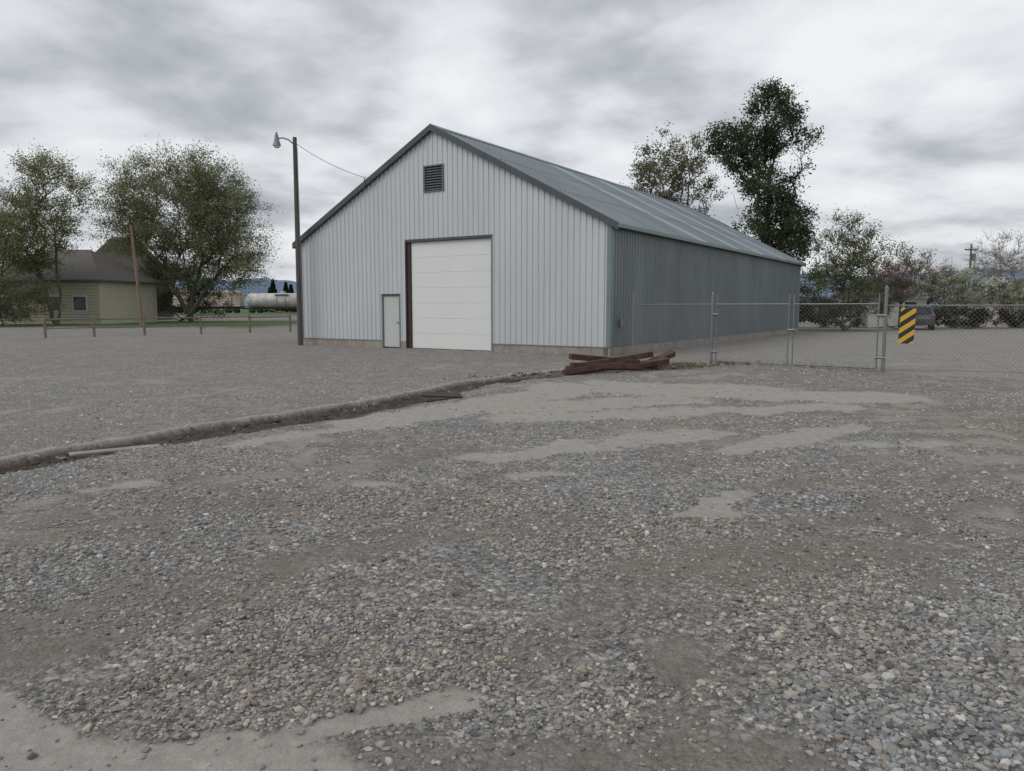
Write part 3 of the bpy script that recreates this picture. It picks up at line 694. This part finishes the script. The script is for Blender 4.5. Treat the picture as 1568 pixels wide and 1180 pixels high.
hip_house('brown_roof_house',(45.5,62,0),12,8,2.5,4.1,M_hwall,M_broof,3.5,[(-4.5,-3.2,.9,1.9),(-1,.5,.9,1.9)])
hip_house('white_house',(29.9,62,0),4.4,6,2.6,3.5,M_white,M_hroof,1.0,[(-1.5,-.7,1,2),(.5,1.4,1,2)],0,.35)

# ---------------------------------------------------------------- rail cars
def trucks(e,L0):
    for cx in (-L0/2+2,L0/2-2):
        box('truck_frame',cx-1.1,cx+1.1,-1.1,1.1,.45,.85,M_blk,e)
        for wx in (-.85,.85):
            for sy in (-1,1):cyl('wheel',(cx+wx,sy*.72,.46),(cx+wx,sy*.86,.46),.46,.46,M_blk,e,16)
def tank_car(x,y):
    t=empty('tank_car',(x,y,.35));L0=15.5;n=24
    prof=[(-L0/2,.05),(-L0/2+.15,.75),(-L0/2+.5,1.2),(-L0/2+1,1.5)];prof=prof+[(-x,r) for x,r in reversed(prof)]
    V=[];F=[]
    for x_,r_ in prof:
        for k in range(n):
            q=2*math.pi*k/n;V.append((x_,r_*math.cos(q),2.65+r_*math.sin(q)))
    for i in range(len(prof)-1):
        for k in range(n):
            F.append((i*n+k,(i+1)*n+k,(i+1)*n+(k+1)%n,i*n+(k+1)%n))
    py_mesh('tank',V,F,M_tank,t,True)
    cyl('dome',(0,0,4.0),(0,0,4.55),.55,.5,M_tank,t,16);box('underframe',-L0/2-.6,L0/2+.6,-.5,.5,.8,1.15,M_blk,t)
    for sx_ in(-.9,.9):
        tubes('ladder',[(sx_,-1.55,1)],[(sx_,-1.55,3.9)],.04,.04,M_blk,t)
    box('walkway',-1.5,1.5,-1.5,-.9,3.85,3.92,M_blk,t);trucks(t,L0)
tank_car(-48.0,160)
def hopper(x,y):
    t=empty('hopper_car',(x,y,.35));L0=16
    V=[(-8,-1.5,1.4),(8,-1.5,1.4),(8,1.5,1.4),(-8,1.5,1.4),(-8,-1.5,4.3),(8,-1.5,4.3),(8,1.5,4.3),(-8,1.5,4.3),(-7.8,0,4.75),(7.8,0,4.75)]
    py_mesh('body',V,[(0,1,5,4),(1,2,6,5),(2,3,7,6),(3,0,4,7),(4,5,9,8),(6,7,8,9),(5,6,9),(7,4,8),(3,2,1,0)],M_rust,t)
    for x_ in np.arange(-7.5,8,1.25):box('rib',x_-.06,x_+.06,-1.6,-1.5,1.3,4.3,M_rust,t)
    box('sill',-8.4,8.4,-.6,.6,.9,1.4,M_blk,t);trucks(t,L0)
hopper(-64.7,160);hopper(-81.9,160)

# ---------------------------------------------------------------- parked car
c=empty('parked_car',(29.4,55.0,0),math.radians(65))
pr=[(-2.2,.35),(-2.25,.8),(-2.1,1.02),(-1.95,1.1),(-1.6,1.62),(.3,1.66),(1.0,1.12),(2.0,.98),(2.25,.8),(2.25,.35)]
V=[];n=len(pr)
for s in(-1,1):
    for x_,z_ in pr:
        yy=.9 if z_<1.15 else .68
        V.append((x_,s*yy,z_))
F=[tuple(range(n)),tuple(range(2*n-1,n-1,-1))]+[(i,i+n,(i+1)%n+n,(i+1)%n) for i in range(n)]
o=py_mesh('body',V,F,M_car,c,bevel=.05)
for s in(-1,1):
    py_mesh('side_window',[(-1.7,s*.90,1.14),(.8,s*.90,1.14),(.25,s*.73,1.58),(-1.5,s*.73,1.56)],[(0,1,2,3)],M_glass,c)
    for x_ in(-1.4,1.4):
        cyl('tyre',(x_,s*.72,.34),(x_,s*.93,.34),.34,.34,M_blk,c,18);cyl('hub',(x_,s*.931,.34),(x_,s*.94,.34),.19,.17,M_galv,c,12)
py_mesh('rear_window',[(-1.99,-.7,1.13),(-1.99,.7,1.13),(-1.68,.6,1.58),(-1.68,-.6,1.58)],[(0,1,2,3)],M_glass,c)
M_tl=mat('tail_lamp_red',(.25,.02,.02),.3)
for s in(-1,1):box('tail_lamp',-2.28,-2.2,s*.75-.1,s*.75+.1,.8,1.0,M_tl,c)
